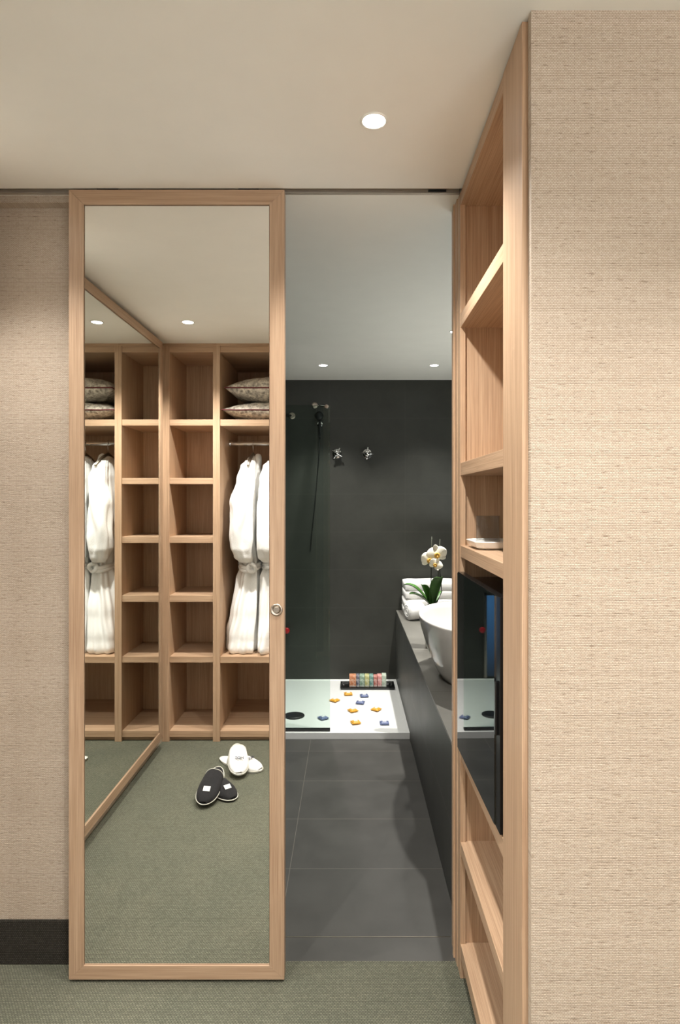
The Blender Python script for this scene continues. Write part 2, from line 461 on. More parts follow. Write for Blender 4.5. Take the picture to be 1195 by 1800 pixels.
hw = thing('hanging_wardrobe', 'open oak wardrobe bay with pillow shelf, hanging rail and bathrobes', 'wardrobe', (-0.48, YF, 0))
ox = 0.48
new_obj('side_panel', B((-0.802 + ox, -0.780 + ox, -0.60, 0, 0, 2.385)), W_Z, hw, 0.001)
new_obj('side_panel', B((-0.170 + ox, -0.132 + ox, -0.60, 0, 0, 2.385)), W_Z, hw, 0.001)
new_obj('back_panel', B((-0.78 + ox, -0.17 + ox, -0.60, -0.585, 0.03, 2.36)), W_Z, hw)
for z0, z1 in ((1.903, 1.941), (0.472, 0.510), (0.024, 0.062)):
    new_obj('shelf', B((-0.78 + ox, -0.17 + ox, -0.585, -0.008, z0, z1)), W_X, hw, 0.001)
new_obj('top_panel', B((-0.78 + ox, -0.17 + ox, -0.585, -0.008, 2.347, 2.385)), W_X, hw, 0.001)
new_obj('plinth', B((-0.78 + ox, -0.17 + ox, -0.05, -0.03, 0.0, 0.024)), W_X, hw)
new_obj('ceiling_filler', B((-0.802 + ox, -0.132 + ox, -0.06, -0.004, 2.385, H)), W_X, hw)
RY, RZ = -0.27, 1.822                      # rail position (world y, z)
bm = bmesh.new()
rr = []
for x in (-0.779, -0.171):
    rr.append([(x + ox, RY - YF + 0.008 * math.cos(a), RZ + 0.013 * math.sin(a)) for a in [2*PI*i/20 for i in range(20)]])
loft(bm, rr)
rail = new_obj('hanging_rail', bm, CHROME, hw); rail['label'] = 'chrome hanging rail'
for x in (-0.780, -0.176):
    bm = bmesh.new(); lathe(bm, [(0.022, 0), (0.022, 0.006)], 24, (x + ox, RY - YF, RZ), axis='x')
    new_obj('bracket', bm, CHROME, rail)

# pillows
def paisley():
    t = NT('grey_paisley_satin')
    v = t.coords((1, 1, 1))
    n = t.noise(v, 38, 5, 0.7)
    vo = t.n('ShaderNodeTexVoronoi'); vo.feature = 'DISTANCE_TO_EDGE'; vo.inputs['Scale'].default_value = 34
    wv = t.mix(v, n, 0.06) if False else v
    t.l(wv, vo.inputs['Vector'])
    c = t.ramp(vo.outputs['Distance'], [(0.05, srgb(226, 216, 200)), (0.22, srgb(142, 134, 122))])
    c = t.mix(c, t.ramp(n, [(0.42, srgb(134, 126, 116)), (0.56, srgb(234, 226, 210))]), 0.6)
    t.set(c, 0.38, 0, 0.5); t.bump(n, 0.35, 0.004)
    return t.m
PAIS = paisley()
def pillow(loc, w, d, h, seed, label, group):
    t = thing('pillow', label, 'pillow', loc, 0.0, group)
    N = 36
    bm = bmesh.new()
    random.seed(seed)
    def rim(u, v):
        # pinched sides: corners stick out
        k = 0.05
        return (u * w / 2 * (1 - k * (1 - v * v)), v * d / 2 * (1 - k * (1 - u * u)))
    grids = []
    for sgn in (1, -1):
        g = []
        for i in range(N + 1):
            row = []
            for j in range(N + 1):
                u = math.sin((2 * i / N - 1) * PI / 2); v = math.sin((2 * j / N - 1) * PI / 2)
                x, y = rim(u, v)
                e = max(0.0, (1 - abs(u) ** 2.3)) ** 0.5 * max(0.0, (1 - abs(v) ** 2.3)) ** 0.5
                wr = noise.noise(Vector((u * 3.2, v * 3.2, seed * 1.7 + sgn))) * 0.010 * e + math.sin((u * 5 + v * 9) + seed) * 0.0022 * e
                edge = 1 - e
                wr += noise.noise(Vector((u * 9, v * 9, seed))) * 0.006 * e
                z = sgn * (h / 2 * e * (0.82 if sgn < 0 else 1.0)) + wr
                row.append((x, y, z + h * 0.42))
            g.append(row)
        grids.append(g)
    for sgn, g in zip((1, -1), grids):
        V = [[bm.verts.new(p) for p in r] for r in g]
        for i in range(N):
            for j in range(N):
                q = (V[i][j], V[i+1][j], V[i+1][j+1], V[i][j+1])
                bm.faces.new(q if sgn > 0 else q[::-1])
    bmesh.ops.remove_doubles(bm, verts=bm.verts[:], dist=0.0006)
    new_obj('cover', bm, PAIS, t, smooth=True)
    bm = bmesh.new()
    pts = []
    for k in range(4 * 24):
        s, q = divmod(k, 24); a = 2 * q / 24 - 1
        u, v = [(a, -1), (1, a), (-a, 1), (-1, -a)][s]
        x, y = rim(u, v)
        pts.append((x, y, h * 0.42 + noise.noise(Vector((u * 2, v * 2, seed))) * 0.004))
    tube(bm, pts, 0.0042, 8, True)
    p = new_obj('piping', bm, PIPE_R, t, smooth=True); p['label'] = 'burgundy piping round the seam'
pillow((-0.485, -0.195, 1.945), 0.57, 0.40, 0.135, 3, 'grey paisley pillow with burgundy piping, lower of the two on the wardrobe shelf', 'pillows on the wardrobe shelf')
pillow((-0.470, -0.205, 2.062), 0.57, 0.40, 0.180, 8, 'grey paisley pillow with burgundy piping, upper and plumper of the two on the wardrobe shelf', 'pillows on the wardrobe shelf')

# bathrobes hanging sideways on the rail
def interp(tab, z):
    for (z0, a), (z1, b) in zip(tab, tab[1:]):
        if z1 <= z <= z0 or z0 <= z <= z1:
            k = (z - z0) / (z1 - z0) if z1 != z0 else 0
            k = k * k * (3 - 2 * k)
            return tuple(p + (q - p) * k for p, q in zip(a, b))
    return tab[-1][1] if abs(z - tab[-1][0]) < abs(z - tab[0][0]) else tab[0][1]
def robe(x, y, label, seed, lean, xmin, xmax):
    t = thing('bathrobe', label, 'bathrobe', (x, y, 0.511), 0.0, 'bathrobes on the hanging rail')
    base = 0.511
    # z: (centre x, half width x, half depth y, fold amplitude)
    tab = [(1.740, (0.012, 0.012, 0.035, 0.0)), (1.722, (0.010, 0.034, 0.065, 0.001)), (1.675, (0.004, 0.050, 0.125, 0.003)), (1.60, (-0.002, 0.062, 0.190, 0.006)),
           (1.45, (-0.006, 0.072, 0.215, 0.010)), (1.25, (-0.010 , 0.076, 0.200, 0.012)), (1.10, (0.0, 0.066, 0.165, 0.016)),
           (1.04, (0.006, 0.060, 0.145, 0.013)), (0.96, (0.0, 0.070, 0.160, 0.020)), (0.75, (-0.018 + lean, 0.088, 0.195, 0.028)),
           (0.60, (-0.032 + lean, 0.098, 0.215, 0.034)), (0.535, (-0.038 + lean, 0.106, 0.230, 0.036)), (0.513, (-0.038 + lean, 0.100, 0.218, 0.026))]
    bm = bmesh.new(); rings = []
    nz, na = 90, 96
    for i in range(nz + 1):
        z = 1.740 + (0.513 - 1.740) * (i / nz)
        cx, hx, hy, am = interp(tab, z)
        ring = []
        for k in range(na):
            a = 2 * PI * k / na
            c, s = math.cos(a), math.sin(a)
            ex = 2 / 2.4
            px = math.copysign(abs(c) ** ex, c) * hx; py = math.copysign(abs(s) ** ex, s) * hy
            f = math.sin(7 * a + seed + 3.5 * noise.noise(Vector((z * 2.6, seed, 0)))) * 0.6 + math.sin(15 * a + 3 * seed + z * 3) * 0.35
            f += noise.noise(Vector((c * 2.4, s * 2.4, z * 4 + seed * 3))) * 1.4
            px += c * f * am; py += s * f * am * 0.8
            ring.append((min(xmax - x, max(xmin - x, cx + px)), py, z - base))
        rings.append(ring)
    loft(bm, rings)
    body = new_obj('body', bm, TERRY, t, smooth=True)
    # front sleeve hanging down the side that faces the room, bulging above the belt
    for sy in (1, -1):
        bm = bmesh.new(); rings = []
        path = [(1.705, 0.006, 0.085, 0.030, 0.030), (1.67, 0.000, 0.140, 0.046, 0.038), (1.58, -0.008, 0.185, 0.058, 0.046), (1.42, -0.022, 0.205, 0.066, 0.050), (1.25, -0.032, 0.212, 0.070, 0.052),
                (1.16, -0.030, 0.205, 0.070, 0.055), (1.105, -0.018, 0.190, 0.060, 0.050), (1.07, -0.004, 0.172, 0.040, 0.036)]
        tb = [(p[0], p[1:]) for p in path]
        for i in range(57):
            z = 1.705 + (1.07 - 1.705) * i / 56
            cx, cy, rx, ry = interp(tb, z)
            ring = []
            for k in range(40):
                a = 2 * PI * k / 40
                f = 1 + 0.08 * math.sin(4 * a + seed + z * 9) + 0.30 * noise.noise(Vector((math.cos(a) * 2, math.sin(a) * 2, z * 7 + seed + sy)))
                ring.append((min(xmax - x, max(xmin - x, cx + math.cos(a) * rx * f)), sy * (cy + math.sin(a) * ry * f), z - base))
            rings.append(ring)
        loft(bm, rings)
        new_obj('sleeve', bm, TERRY, t, smooth=True)
    # shawl collar
    bm = bmesh.new()
    pts = []; rad = []
    for i in range(25):
        q = i / 24
        a = -PI * 0.5 + q * PI
        pts.append((0.030 + 0.014 * math.sin(q * PI), 0.060 * math.sin(a), 1.735 - 0.16 * (abs(2 * q - 1) ** 1.6) - base))
        rad.append(0.014 + 0.008 * math.sin(q * PI))
    tube(bm, pts, rad, 12)
    new_obj('collar', bm, TERRY, t, smooth=True)
    # tied belt
    bm = bmesh.new()
    pts = []
    for k in range(60):
        a = 2 * PI * k / 60
        pts.append((0.006 + 0.070 * math.cos(a), 0.168 * math.sin(a), 1.045 - base + 0.012 * math.sin(2 * a + seed)))
    R = []
    for off in (0.020, -0.020):
        pass
    tube(bm, pts, 0.013, 10, True)
    tube(bm, [(p[0] * 1.03, p[1] * 1.02, p[2] - 0.020) for p in pts], 0.012, 10, True)
    belt = new_obj('belt', bm, TERRY, t, smooth=True)
    bm = bmesh.new()
    pts = [(0.03 + 0.022 * math.cos(a), 0.178 + 0.012 * math.sin(2 * a), 1.035 - base + 0.024 * math.sin(a)) for a in [2*PI*k/24 for k in range(24)]]
    tube(bm, pts, 0.012, 10, True)
    new_obj('knot', bm, TERRY, belt, smooth=True)
    return t
robe(-0.636, RY + 0.01, 'white terry bathrobe tied with a belt, hanging next to the cube shelf tower', 1.3, 0.0, -0.774, -0.566)
robe(-0.488, RY + 0.01, 'white terry bathrobe tied with a belt, farther from the cube shelf tower', 4.1, 0.012, -0.564, -0.32)

def hanger(x, label):
    t = thing('clothes_hanger', label, 'hanger', (x, RY, RZ), 0.0, 'hangers on the rail')
    bm = bmesh.new()
    pts = [(0, 0.017 * math.cos(a), 0.004 + 0.017 * math.sin(a)) for a in [math.radians(d) for d in range(-20, 200, 14)]]
    pts = pts[::-1]
    pts = [(0, -0.017 - 0.0, -0.004)] * 0 + pts[:-1] + [(0, 0.016, -0.012), (0, 0.003, -0.03), (0, 0, -0.062)]
    tube(bm, pts, 0.0021, 8)
    new_obj('hook', bm, CHROME, t, smooth=True)
    bm = bmesh.new()
    tube(bm, [(0, -0.20, -0.155), (0, -0.10, -0.10), (0, 0, -0.068), (0, 0.10, -0.10), (0, 0.20, -0.155)], [0.008, 0.011, 0.010, 0.011, 0.008], 10)
    new_obj('shoulder_bar', bm, ALU, t, smooth=True)
hanger(-0.626, 'metal hanger on the rail holding the robe next to the cube shelf tower')
hanger(-0.478, 'metal hanger on the rail holding the robe farther from the cube shelf tower')

# ------------------------------------------------------------------ slippers on the carpet
def sole_outline(L, W, n=48):
    pts = []
    for k in range(n):
        a = 2 * PI * k / n
        y = -math.cos(a) * L / 2                 # toe at +L/2
        u = y / (L / 2)
        w = W / 2 * (1 - abs(u) ** 2.6) ** 0.5 * (0.86 + 0.16 * u)
        pts.append(((w if math.sin(a) > 0 else -w), y))
    return pts
def slipper(loc, rz, tilt, roll, terry, pipe, label, group, logo):
    L, W = 0.298, 0.120
    t = thing('slipper', label, 'slipper', loc, rz, group)
    t.rotation_euler = (tilt, roll, rz)
    out = sole_outline(L, W)
    bm = bmesh.new()
    loft(bm, [[(x * k, y * k, z) for x, y in out] for k, z in ((0.97, 0.0), (1.0, 0.003), (1.0, 0.010), (0.97, 0.013))])
    new_obj('sole', bm, terry, t, smooth=False)
    # closed toe upper
    bm = bmesh.new(); rings = []
    ys = [(-0.055 + (L / 2 - 0.004 + 0.055) * (1 - (1 - i / 22) ** 1.3)) for i in range(23)]
    for y in ys:
        u = y / (L / 2)
        w = W / 2 * max(0.0, 1 - abs(u) ** 2.6) ** 0.5 * (0.86 + 0.16 * u)
        k = (y + 0.055) / (L / 2 + 0.055)
        h = 0.050 * (1 - k ** 2.2) ** 0.6 * 0.9 + 0.004 if k < 1 else 0.004
        ring = []
        for j in range(21):
            a = PI * j / 20
            wr = 0.004 * noise.noise(Vector((math.cos(a) * 2, y * 25, 3.3)))
            ring.append((-w * math.cos(a), y, 0.011 + (h + wr) * math.sin(a) ** 0.75 if 0 < j < 20 else 0.011))
        rings.append(ring)
    loft(bm, rings, False, False, False)
    up = new_obj('upper', bm, terry, t, smooth=True)
    sm = up.modifiers.new('thick', 'SOLIDIFY'); sm.thickness = 0.004; sm.offset = -1
    bm = bmesh.new()
    tube(bm, [(x * 1.01, y * 1.01, 0.011) for x, y in out], 0.0022, 6, True)
    tube(bm, [(p[0], p[1] , p[2] + 0.001) for p in rings[0]], 0.0018, 6)
    p = new_obj('piping', bm, pipe, t, smooth=True)
    if logo:
        cu = bpy.data.curves.new('lettering', 'FONT'); cu.body = 'HCC'; cu.size = 0.021; cu.offset = 0.0009; cu.align_x = 'CENTER'; cu.extrude = 0.0004
        tmp = bpy.data.objects.new('tmp', cu); COL.objects.link(tmp)
        dg = bpy.context.evaluated_depsgraph_get(); me = bpy.data.meshes.new_from_object(tmp.evaluated_get(dg))
        bpy.data.objects.remove(tmp, do_unlink=True)
        me.materials.clear(); me.materials.append(INK)
        lo = bpy.data.objects.new('lettering', me); COL.objects.link(lo); lo.parent = t
        lo.location = (0, 0.082, 0.0570); lo.rotation_euler = (math.radians(20), 0, PI)
        lo['label'] = 'small dark lettering'
    else:
        bm = bmesh.new(); box(bm, -0.0165, 0.0165, -0.012, 0.012, 0, 0.0015)
        lo = new_obj('label_patch', bm, LABELW, t); lo.location = (0, 0.088, 0.0505); lo.rotation_euler = (math.radians(-28), 0, 0)
        lo['label'] = 'small white cloth patch'
    return t
g = 'black slippers on the carpet'; g2 = 'white slippers on the carpet'
slipper((-0.684, 0.664, 0.036), math.radians(2), math.radians(-9), math.radians(5), TERRY_B, PIPE_W, 'black terry slipper with pale piping, lying on top of its mate on the carpet', g, False)
slipper((-0.652, 0.625, 0.0), math.radians(-38), 0, 0, TERRY_B, PIPE_W, 'black terry slipper with pale piping, tucked beneath its mate on the carpet', g, False)
slipper((-0.606, 0.372, 0.040), math.radians(-13), math.radians(-8), math.radians(4), TERRY, PIPE_W, 'white terry slipper with small dark lettering, lying on top of its mate on the carpet', g2, True)
slipper((-0.597, 0.345, 0.0), math.radians(-57), 0, 0, TERRY, PIPE_W, 'white terry slipper crossing beneath its mate on the carpet', g2, True)

# ------------------------------------------------------------------ bookcase on the right
XF = 0.338
bc = thing('bookcase', 'tall open oak shelving built into the wall end at the right of the bathroom opening', 'bookcase', (XF, 1.52, 0))
def W(x0, x1, y0, y1, z0, z1): return (x0 - XF, x1 - XF, y0 - 1.52, y1 - 1.52, z0, z1)
pn = new_obj('side_panel', B(W(XF, 0.352, 1.181, 1.327, 0, 2.397), W(0.352, 0.80, 1.285, 1.327, 0, 2.397)), W_Z, bc, 0.001)
pn['label'] = 'wide near end post'
new_obj('side_panel', B(W(XF, 0.80, 1.845, 1.880, 0, 2.397)), W_Z, bc, 0.001)
new_obj('stile', B(W(XF, 0.354, 1.838, 1.845, 0, 2.397)), W_Z, bc, 0.0006)
new_obj('back_panel', B(W(0.785, 0.80, 1.327, 1.845, 0, 2.397)), W_Z, bc)
new_obj('top_panel', B(W(XF + 0.001, 0.785, 1.327, 1.845, 2.358, 2.397)), W_Y, bc, 0.001)
for z0, z1 in ((1.985, 2.026), (1.533, 1.572), (1.285, 1.320), (0.670, 0.710), (0.381, 0.416), (0.062, 0.105)):
    new_obj('shelf', B(W(XF + 0.001, 0.785, 1.327, 1.845, z0, z1)), W_Y, bc, 0.001)
new_obj('plinth', B(W(XF + 0.03, XF + 0.05, 1.327, 1.845, 0, 0.062)), BLACK, bc)

# minibar
mb = thing('minibar_fridge', 'black glass-fronted minibar fridge standing in the oak bookcase', 'fridge', (0.56, 1.58, 0.710))
new_obj('body', B((-0.195, 0.20, -0.235, 0.235, 0.003, 0.518)), BLACKP, mb, 0.004)
dr = bpy.data.objects.new('door', None); COL.objects.link(dr); dr.parent = mb
bm = B((-0.018, 0.0, 0.0, 0.478, 0.006, 0.533))
bpy.data.objects.remove(dr)
dr = new_obj('door', bm, BLACKP, mb, 0.001)
dr.location = (0.352 - 0.56, 1.338 - 1.58, 0.0)
dr.rotation_euler = (0, 0, math.radians(0.9))
gp = new_obj('glass_panel', B((-0.0205, -0.018, 0.040, 0.474, 0.008, 0.531)), BGLASS, dr); gp['label'] = 'glossy black glass'
new_obj('handle', B((-0.024, -0.018, 0.018, 0.030, 0.22, 0.34)), BLACKP, dr, 0.001)

# tumbler on a ceramic tray
sv = thing('serving_tray', 'small white ceramic tray on the bookcase shelf above the minibar', 'tray', (0.455, 1.735, 1.320))
bm = bmesh.new()
def octo(hx, hy, c): return [(-hx + c, -hy), (hx - c, -hy), (hx, -hy + c), (hx, hy - c), (hx - c, hy), (-hx + c, hy), (-hx, hy - c), (-hx, -hy + c)]
rings = [[(x, y, z) for x, y in octo(hx, hy, c)] for hx, hy, c, z in ((0.088, 0.060, 0.014, 0.0), (0.100, 0.072, 0.018, 0.006), (0.108, 0.080, 0.02, 0.022), (0.105, 0.077, 0.019, 0.024), (0.096, 0.068, 0.017, 0.009), (0.085, 0.057, 0.014, 0.007))]
loft(bm, rings)
new_obj('dish', bm, CERAMIC, sv, 0.0006)
tg = thing('glass_tumbler', 'clear straight glass tumbler on a dark coaster in the white tray', 'glass', (0.398, 1.735, 1.3315))
bm = bmesh.new(); lathe(bm, [(0.032, 0.0), (0.034, 0.003), (0.0345, 0.082), (0.0325, 0.082), (0.0315, 0.014), (0.0, 0.012)], 40, cap1=False)
bmesh.ops.remove_doubles(bm, verts=bm.verts[:], dist=0.0001)
new_obj('tumbler', bm, TUMBLER, tg, smooth=True)
co = thing('coaster', 'round dark coaster under the glass tumbler', 'coaster', (0.398, 1.735, 1.3272))
bm = bmesh.new(); lathe(bm, [(0.037, 0.0), (0.037, 0.004)], 32); new_obj('disc', bm, BLACK, co)

# ------------------------------------------------------------------ bathroom
VX, VZ = 0.368, 0.585
vn = thing('vanity_counter', 'long low counter clad in dark slate tile running along the right of the bathroom', 'counter', (0.66, 3.37, 0))
def V(x0, x1, y0, y1, z0, z1): return (x0 - 0.66, x1 - 0.66, y0 - 3.37, y1 - 3.37, z0, z1)
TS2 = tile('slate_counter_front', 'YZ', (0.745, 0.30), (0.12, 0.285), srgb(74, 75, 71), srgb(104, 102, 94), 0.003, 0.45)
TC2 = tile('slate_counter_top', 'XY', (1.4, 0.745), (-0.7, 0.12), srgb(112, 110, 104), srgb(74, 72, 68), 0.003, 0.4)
new_obj('body', B(V(VX, BXR - 0.002, 1.985, YBB - 0.002, 0, VZ - 0.012)), TS2, vn)
new_obj('worktop', B(V(VX, BXR - 0.002, 1.985, YBB - 0.002, VZ - 0.012, VZ)), TC2, vn, 0.0008)

bs = thing('wash_basin', 'tall white oval vessel basin standing on the slate counter', 'basin', (0.575, 2.98, VZ))
bm = bmesh.new()
prof = [(0.50, 0.0), (0.54, 0.004), (0.66, 0.05), (0.78, 0.11), (0.88, 0.18), (0.955, 0.24), (1.0, 0.292), (1.0, 0.298), (0.985, 0.301), (0.965, 0.298), (0.94, 0.27), (0.86, 0.19), (0.74, 0.12), (0.55, 0.07), (0.3, 0.045), (0.08, 0.04)]
lathe(bm, prof, 96, sx=0.228, sy=0.40)
new_obj('bowl', bm, CERAMIC, bs, smooth=True)
bm = bmesh.new(); lathe(bm, [(0.022, 0.041), (0.022, 0.045)], 24); new_obj('waste', bm, CHROME, bs)

# towels
def towel(name, loc, sx, sy, sz, rz, seed, label, rolls=3):
    t = thing(name, label, 'towel', loc, rz, 'towels at the end of the counter')
    layers = rolls
    bm = bmesh.new()
    # folded towel: a serpentine strip with rounded folds, extruded along x
    th = sz / (layers * 1.02)
    prof = []
    N = 16
    cyc = []
    for l in range(layers):
        zc = th * (l + 0.5)
        # each layer a rounded slab
        nx, na = 14, 28
        rings = []
        for i in range(nx + 1):
            u = i / nx
            x = -sx / 2 + sx * u
            sh = (1 - abs(2 * u - 1) ** 10) ** 0.5 if 0 < i < nx else 0.55
            ring = []
            for k in range(na):
                a = 2 * PI * k / na
                c, s = math.cos(a), math.sin(a)
                py = math.copysign(abs(c) ** 0.28, c) * sy / 2 * (0.96 + 0.04 * sh); pz = math.copysign(abs(s) ** 0.5, s) * th * 0.60 * (0.6 + 0.4 * sh)
                py += 0.004 * noise.noise(Vector((x * 9, zc * 40, seed))) * 1.5
                pz += 0.004 * noise.noise(Vector((x * 12, py * 12, seed + l)))
                ring.append((x, py, max(0.0005 if l == 0 else -1, zc + pz)))
            rings.append(ring)
        loft(bm, rings)
    new_obj('folded_cloth', bm, TERRY, t, smooth=True)
    return t
towel('bath_towel', (0.66, 4.60, VZ), 0.50, 0.26, 0.13, 0, 2, 'white folded bath towel at the bottom of the pile by the far wall', 2)
towel('bath_towel', (0.665, 4.60, VZ + 0.132), 0.50, 0.25, 0.125, 0.02, 5, 'white folded bath towel on top of the pile by the far wall', 2)
def rolled(loc, L, r, rz, label):
    t = thing('hand_towel', label, 'towel', loc, rz)
    bm = bmesh.new(); rings = []
    for i in range(13):
        u = i / 12; x = -L / 2 + L * u
        q = r * (0.9 if i in (0, 12) else 1.0)
        rings.append([(x, q * 1.15 * math.cos(a) * (1 + 0.05 * noise.noise(Vector((x * 20, math.cos(a), 1)))), r + q * math.sin(a) * (1 + 0.07 * noise.noise(Vector((x * 20, math.sin(a), 4))))) for a in [2*PI*k/32 for k in range(32)]])
    loft(bm, rings)
    new_obj('rolled_cloth', bm, TERRY, t, smooth=True)
    bm = bmesh.new()
    pts = [(-L / 2 - 0.001, r * 0.85 * (1 - k / 60) * math.cos(k * 0.32), r + r * 0.8 * (1 - k / 60) * math.sin(k * 0.32)) for k in range(52)]
    tube(bm, pts, 0.004, 6); new_obj('spiral_edge', bm, TERRY, t, smooth=True)
rolled((0.475, 4.385, VZ), 0.12, 0.062, math.radians(18), 'small rolled white hand towel leaning in front of the folded towels')

# orchid
oc = thing('potted_orchid', 'white orchid with broad green leaves standing behind the basin', 'plant', (0.485, 3.56, VZ))
bm = bmesh.new(); lathe(bm, [(0.034, 0), (0.036, 0.002), (0.046, 0.225), (0.043, 0.225), (0.040, 0.21), (0.0, 0.21)], 32, cap1=False)
new_obj('pot', bm, CERAMIC, oc, smooth=True)
def leaf(bz, az, L, w, up, droop):
    bm = bmesh.new(); rings = []
    n, m = 16, 7
    ca, sa = math.cos(az), math.sin(az)
    for i in range(n + 1):
        u = i / n
        d = L * u; z = up * math.sin(u * PI * 0.5) - droop * u * u
        ww = w * (math.sin(PI * (u * 0.93 + 0.05)) ** 0.65) + 0.002
        row = []
        for j in range(m):
            v = 2 * j / (m - 1) - 1
            row.append((ca * d - sa * ww * v, sa * d + ca * ww * v, bz + z + abs(v) * ww * 0.35))
        rings.append(row)
    loft(bm, rings, False, False, False)
    o = new_obj('leaf', bm, LEAF, oc, smooth=True)
    s = o.modifiers.new('thick', 'SOLIDIFY'); s.thickness = 0.003
leaf(0.245, math.radians(168), 0.165, 0.030, 0.140, 0.02)
leaf(0.245, math.radians(190), 0.135, 0.032, 0.085, 0.01)
leaf(0.245, math.radians(215), 0.075, 0.030, 0.130, 0.0)
leaf(0.245, math.radians(-55), 0.075, 0.042, 0.175, 0.0)
leaf(0.240, math.radians(60), 0.14, 0.03, 0.10, 0.03)
leaf(0.245, math.radians(265), 0.06, 0.022, 0.02, 0.02)
for pts in ([(-0.008, -0.01, 0.22), (-0.004, -0.01, 0.35), (-0.003, -0.012, 0.50), (0.0, -0.01, 0.655)],
            [(0.015, 0.0, 0.22), (0.035, 0.0, 0.36), (0.040, -0.004, 0.48), (0.048, -0.01, 0.64)],
            [(0.02, 0.0, 0.24), (0.058, -0.01, 0.33), (0.052, -0.02, 0.40), (0.042, -0.03, 0.46), (0.030, -0.045, 0.53)]):
    bm = bmesh.new(); tube(bm, pts, 0.0026, 8); new_obj('stem', bm, STEM, oc, smooth=True)
def blossom(c, s, ry, rz):
    f = bpy.data.objects.new('blossom', bpy.data.meshes.new('blossom'))
    bm = bmesh.new()
    for a, L, w in ((90, 1.0, 0.36), (215, 0.95, 0.34), (325, 0.95, 0.34), (165, 1.05, 0.62), (15, 1.05, 0.62)):
        a = math.radians(a); ca, sa = math.cos(a), math.sin(a); rows = []
        n, m = 10, 7
        yo = 0.004 if w > 0.5 else -0.004
        for i in range(n + 1):
            u = i / n; d = L * u * s
            ww = w * s * (max(0, math.sin(PI * (u * 0.9 + 0.08))) ** 0.7)
            rows.append([(ca * d - sa * ww * v, -(yo + 0.012 * u * u - 0.10 * ww * v * v * 3), sa * d + ca * ww * v) for v in [2*j/(m-1)-1 for j in range(m)]])
        loft(bm, rows, False, False, False)
    o = new_obj('blossom', bm, PETAL, oc, smooth=True, loc=c)
    o.rotation_euler = (0, ry, rz)
    sm = o.modifiers.new('thick', 'SOLIDIFY'); sm.thickness = 0.0015
    bm = bmesh.new()
    lathe(bm, [(0.003, 0.0), (0.30 * s, -0.006), (0.24 * s, -0.016), (0.08 * s, -0.012)], 14, (0, 0, -0.12 * s), axis='y')
    tube(bm, [(0, -0.006, -0.1 * s), (0, -0.02, -0.3 * s), (0, -0.016, -0.48 * s)], [0.005, 0.006, 0.002], 8)
    new_obj('throat', bm, THROAT, o, smooth=True)
blossom((-0.018, -0.035, 0.522), 0.056, 0.15, 0.25)
blossom((0.026, -0.040, 0.554), 0.058, -0.2, -0.15)
blossom((0.014, -0.055, 0.496), 0.040, 0.5, 0.1)

# shower tray
st = thing('shower_tray', 'wide white shallow shower tray at the far end of the bathroom', 'shower tray', (-0.5, 4.2, 0))
bm = bmesh.new()
tx0, tx1, ty0, ty1 = BXL + 0.5, 0.3675 + 0.5, 3.667 - 4.2, YBB - 4.2 - 0.001
outer = [(tx0, ty0), (tx1, ty0), (tx1, ty1), (tx0, ty1)]
def ins(d, z): return [(tx0 + d, ty0 + d, z), (tx1 - d, ty0 + d, z), (tx1 - d, ty1 - d, z), (tx0 + d, ty1 - d, z)]
loft(bm, [[(x, y, 0) for x, y in outer], [(x, y, 0.040) for x, y in outer], ins(0.012, 0.040), ins(0.022, 0.034)])
new_obj('basin', bm, WHITE_ACR, st, 0.001)
bm = bmesh.new(); lathe(bm, [(0.068, 0.030), (0.068, 0.0385), (0.060, 0.040), (0.055, 0.038), (0.050, 0.041), (0.02, 0.042)], 40, (-0.363 + 0.5, 3.967 - 4.2, 0))
dn = new_obj('drain', bm, BLACK, st); dn['label'] = 'round black drain cover'

gs = thing('shower_screen', 'fixed clear glass shower screen along the left of the tray', 'shower screen', (-0.78, 3.715, 0.034))
new_obj('pane', B((-0.66, 0.661, -0.004, 0.004, 0.012, 2.005)), SCREEN, gs)
new_obj('channel', B((-0.66, 0.661, -0.014, 0.012, 0.001, 0.014)), BLACK, gs)
bm = bmesh.new(); tube(bm, [(0.640, 0.0, 1.998), (0.506, 1.038, 2.166)], 0.0055, 12); bar = new_obj('stabiliser_bar', bm, CHROME, gs, smooth=True)
bm = bmesh.new(); lathe(bm, [(0.024, 1.041), (0.024, 1.034), (0.014, 1.026)], 24, (0.506, 0, 2.166), axis='y'); new_obj('wall_rosette', bm, STEEL, bar)
bm = bmesh.new(); lathe(bm, [(0.012, -0.012), (0.012, 0.012)], 20, (0.640, 0, 1.996), axis='y'); new_obj('clamp', bm, CHROME, bar)

# shower fittings on the far wall
def valve(x, z, rot, label):
    t = thing('shower_valve', label, 'valve', (x, YBB, z), 0.0, 'chrome shower valves')
    t.rotation_euler = (0, rot, 0); t.scale = (1.3, 1.15, 1.3)
    bm = bmesh.new(); lathe(bm, [(0.030, 0.0), (0.030, -0.004), (0.027, -0.008), (0.016, -0.010), (0.014, -0.030)], 32, axis='y')
    new_obj('rosette', bm, CHROME, t, smooth=False)
    bm = bmesh.new(); lathe(bm, [(0.016, -0.028), (0.019, -0.032), (0.019, -0.052), (0.013, -0.058)], 24, axis='y')
    for a in (0, PI / 2):
        c, s = math.cos(a), math.sin(a)
        tube(bm, [(-0.036 * c, -0.042, -0.036 * s), (0, -0.042, 0), (0.036 * c, -0.042, 0.036 * s)], 0.0062, 12)
    new_obj('cross_handle', bm, CHROME, t, smooth=True)
valve(-0.098, 1.818, 0.55, 'chrome cross-handle valve on the dark far wall, nearer the shower screen')
valve(0.140, 1.818, 0.1, 'chrome cross-handle valve on the dark far wall, farther from the shower screen')

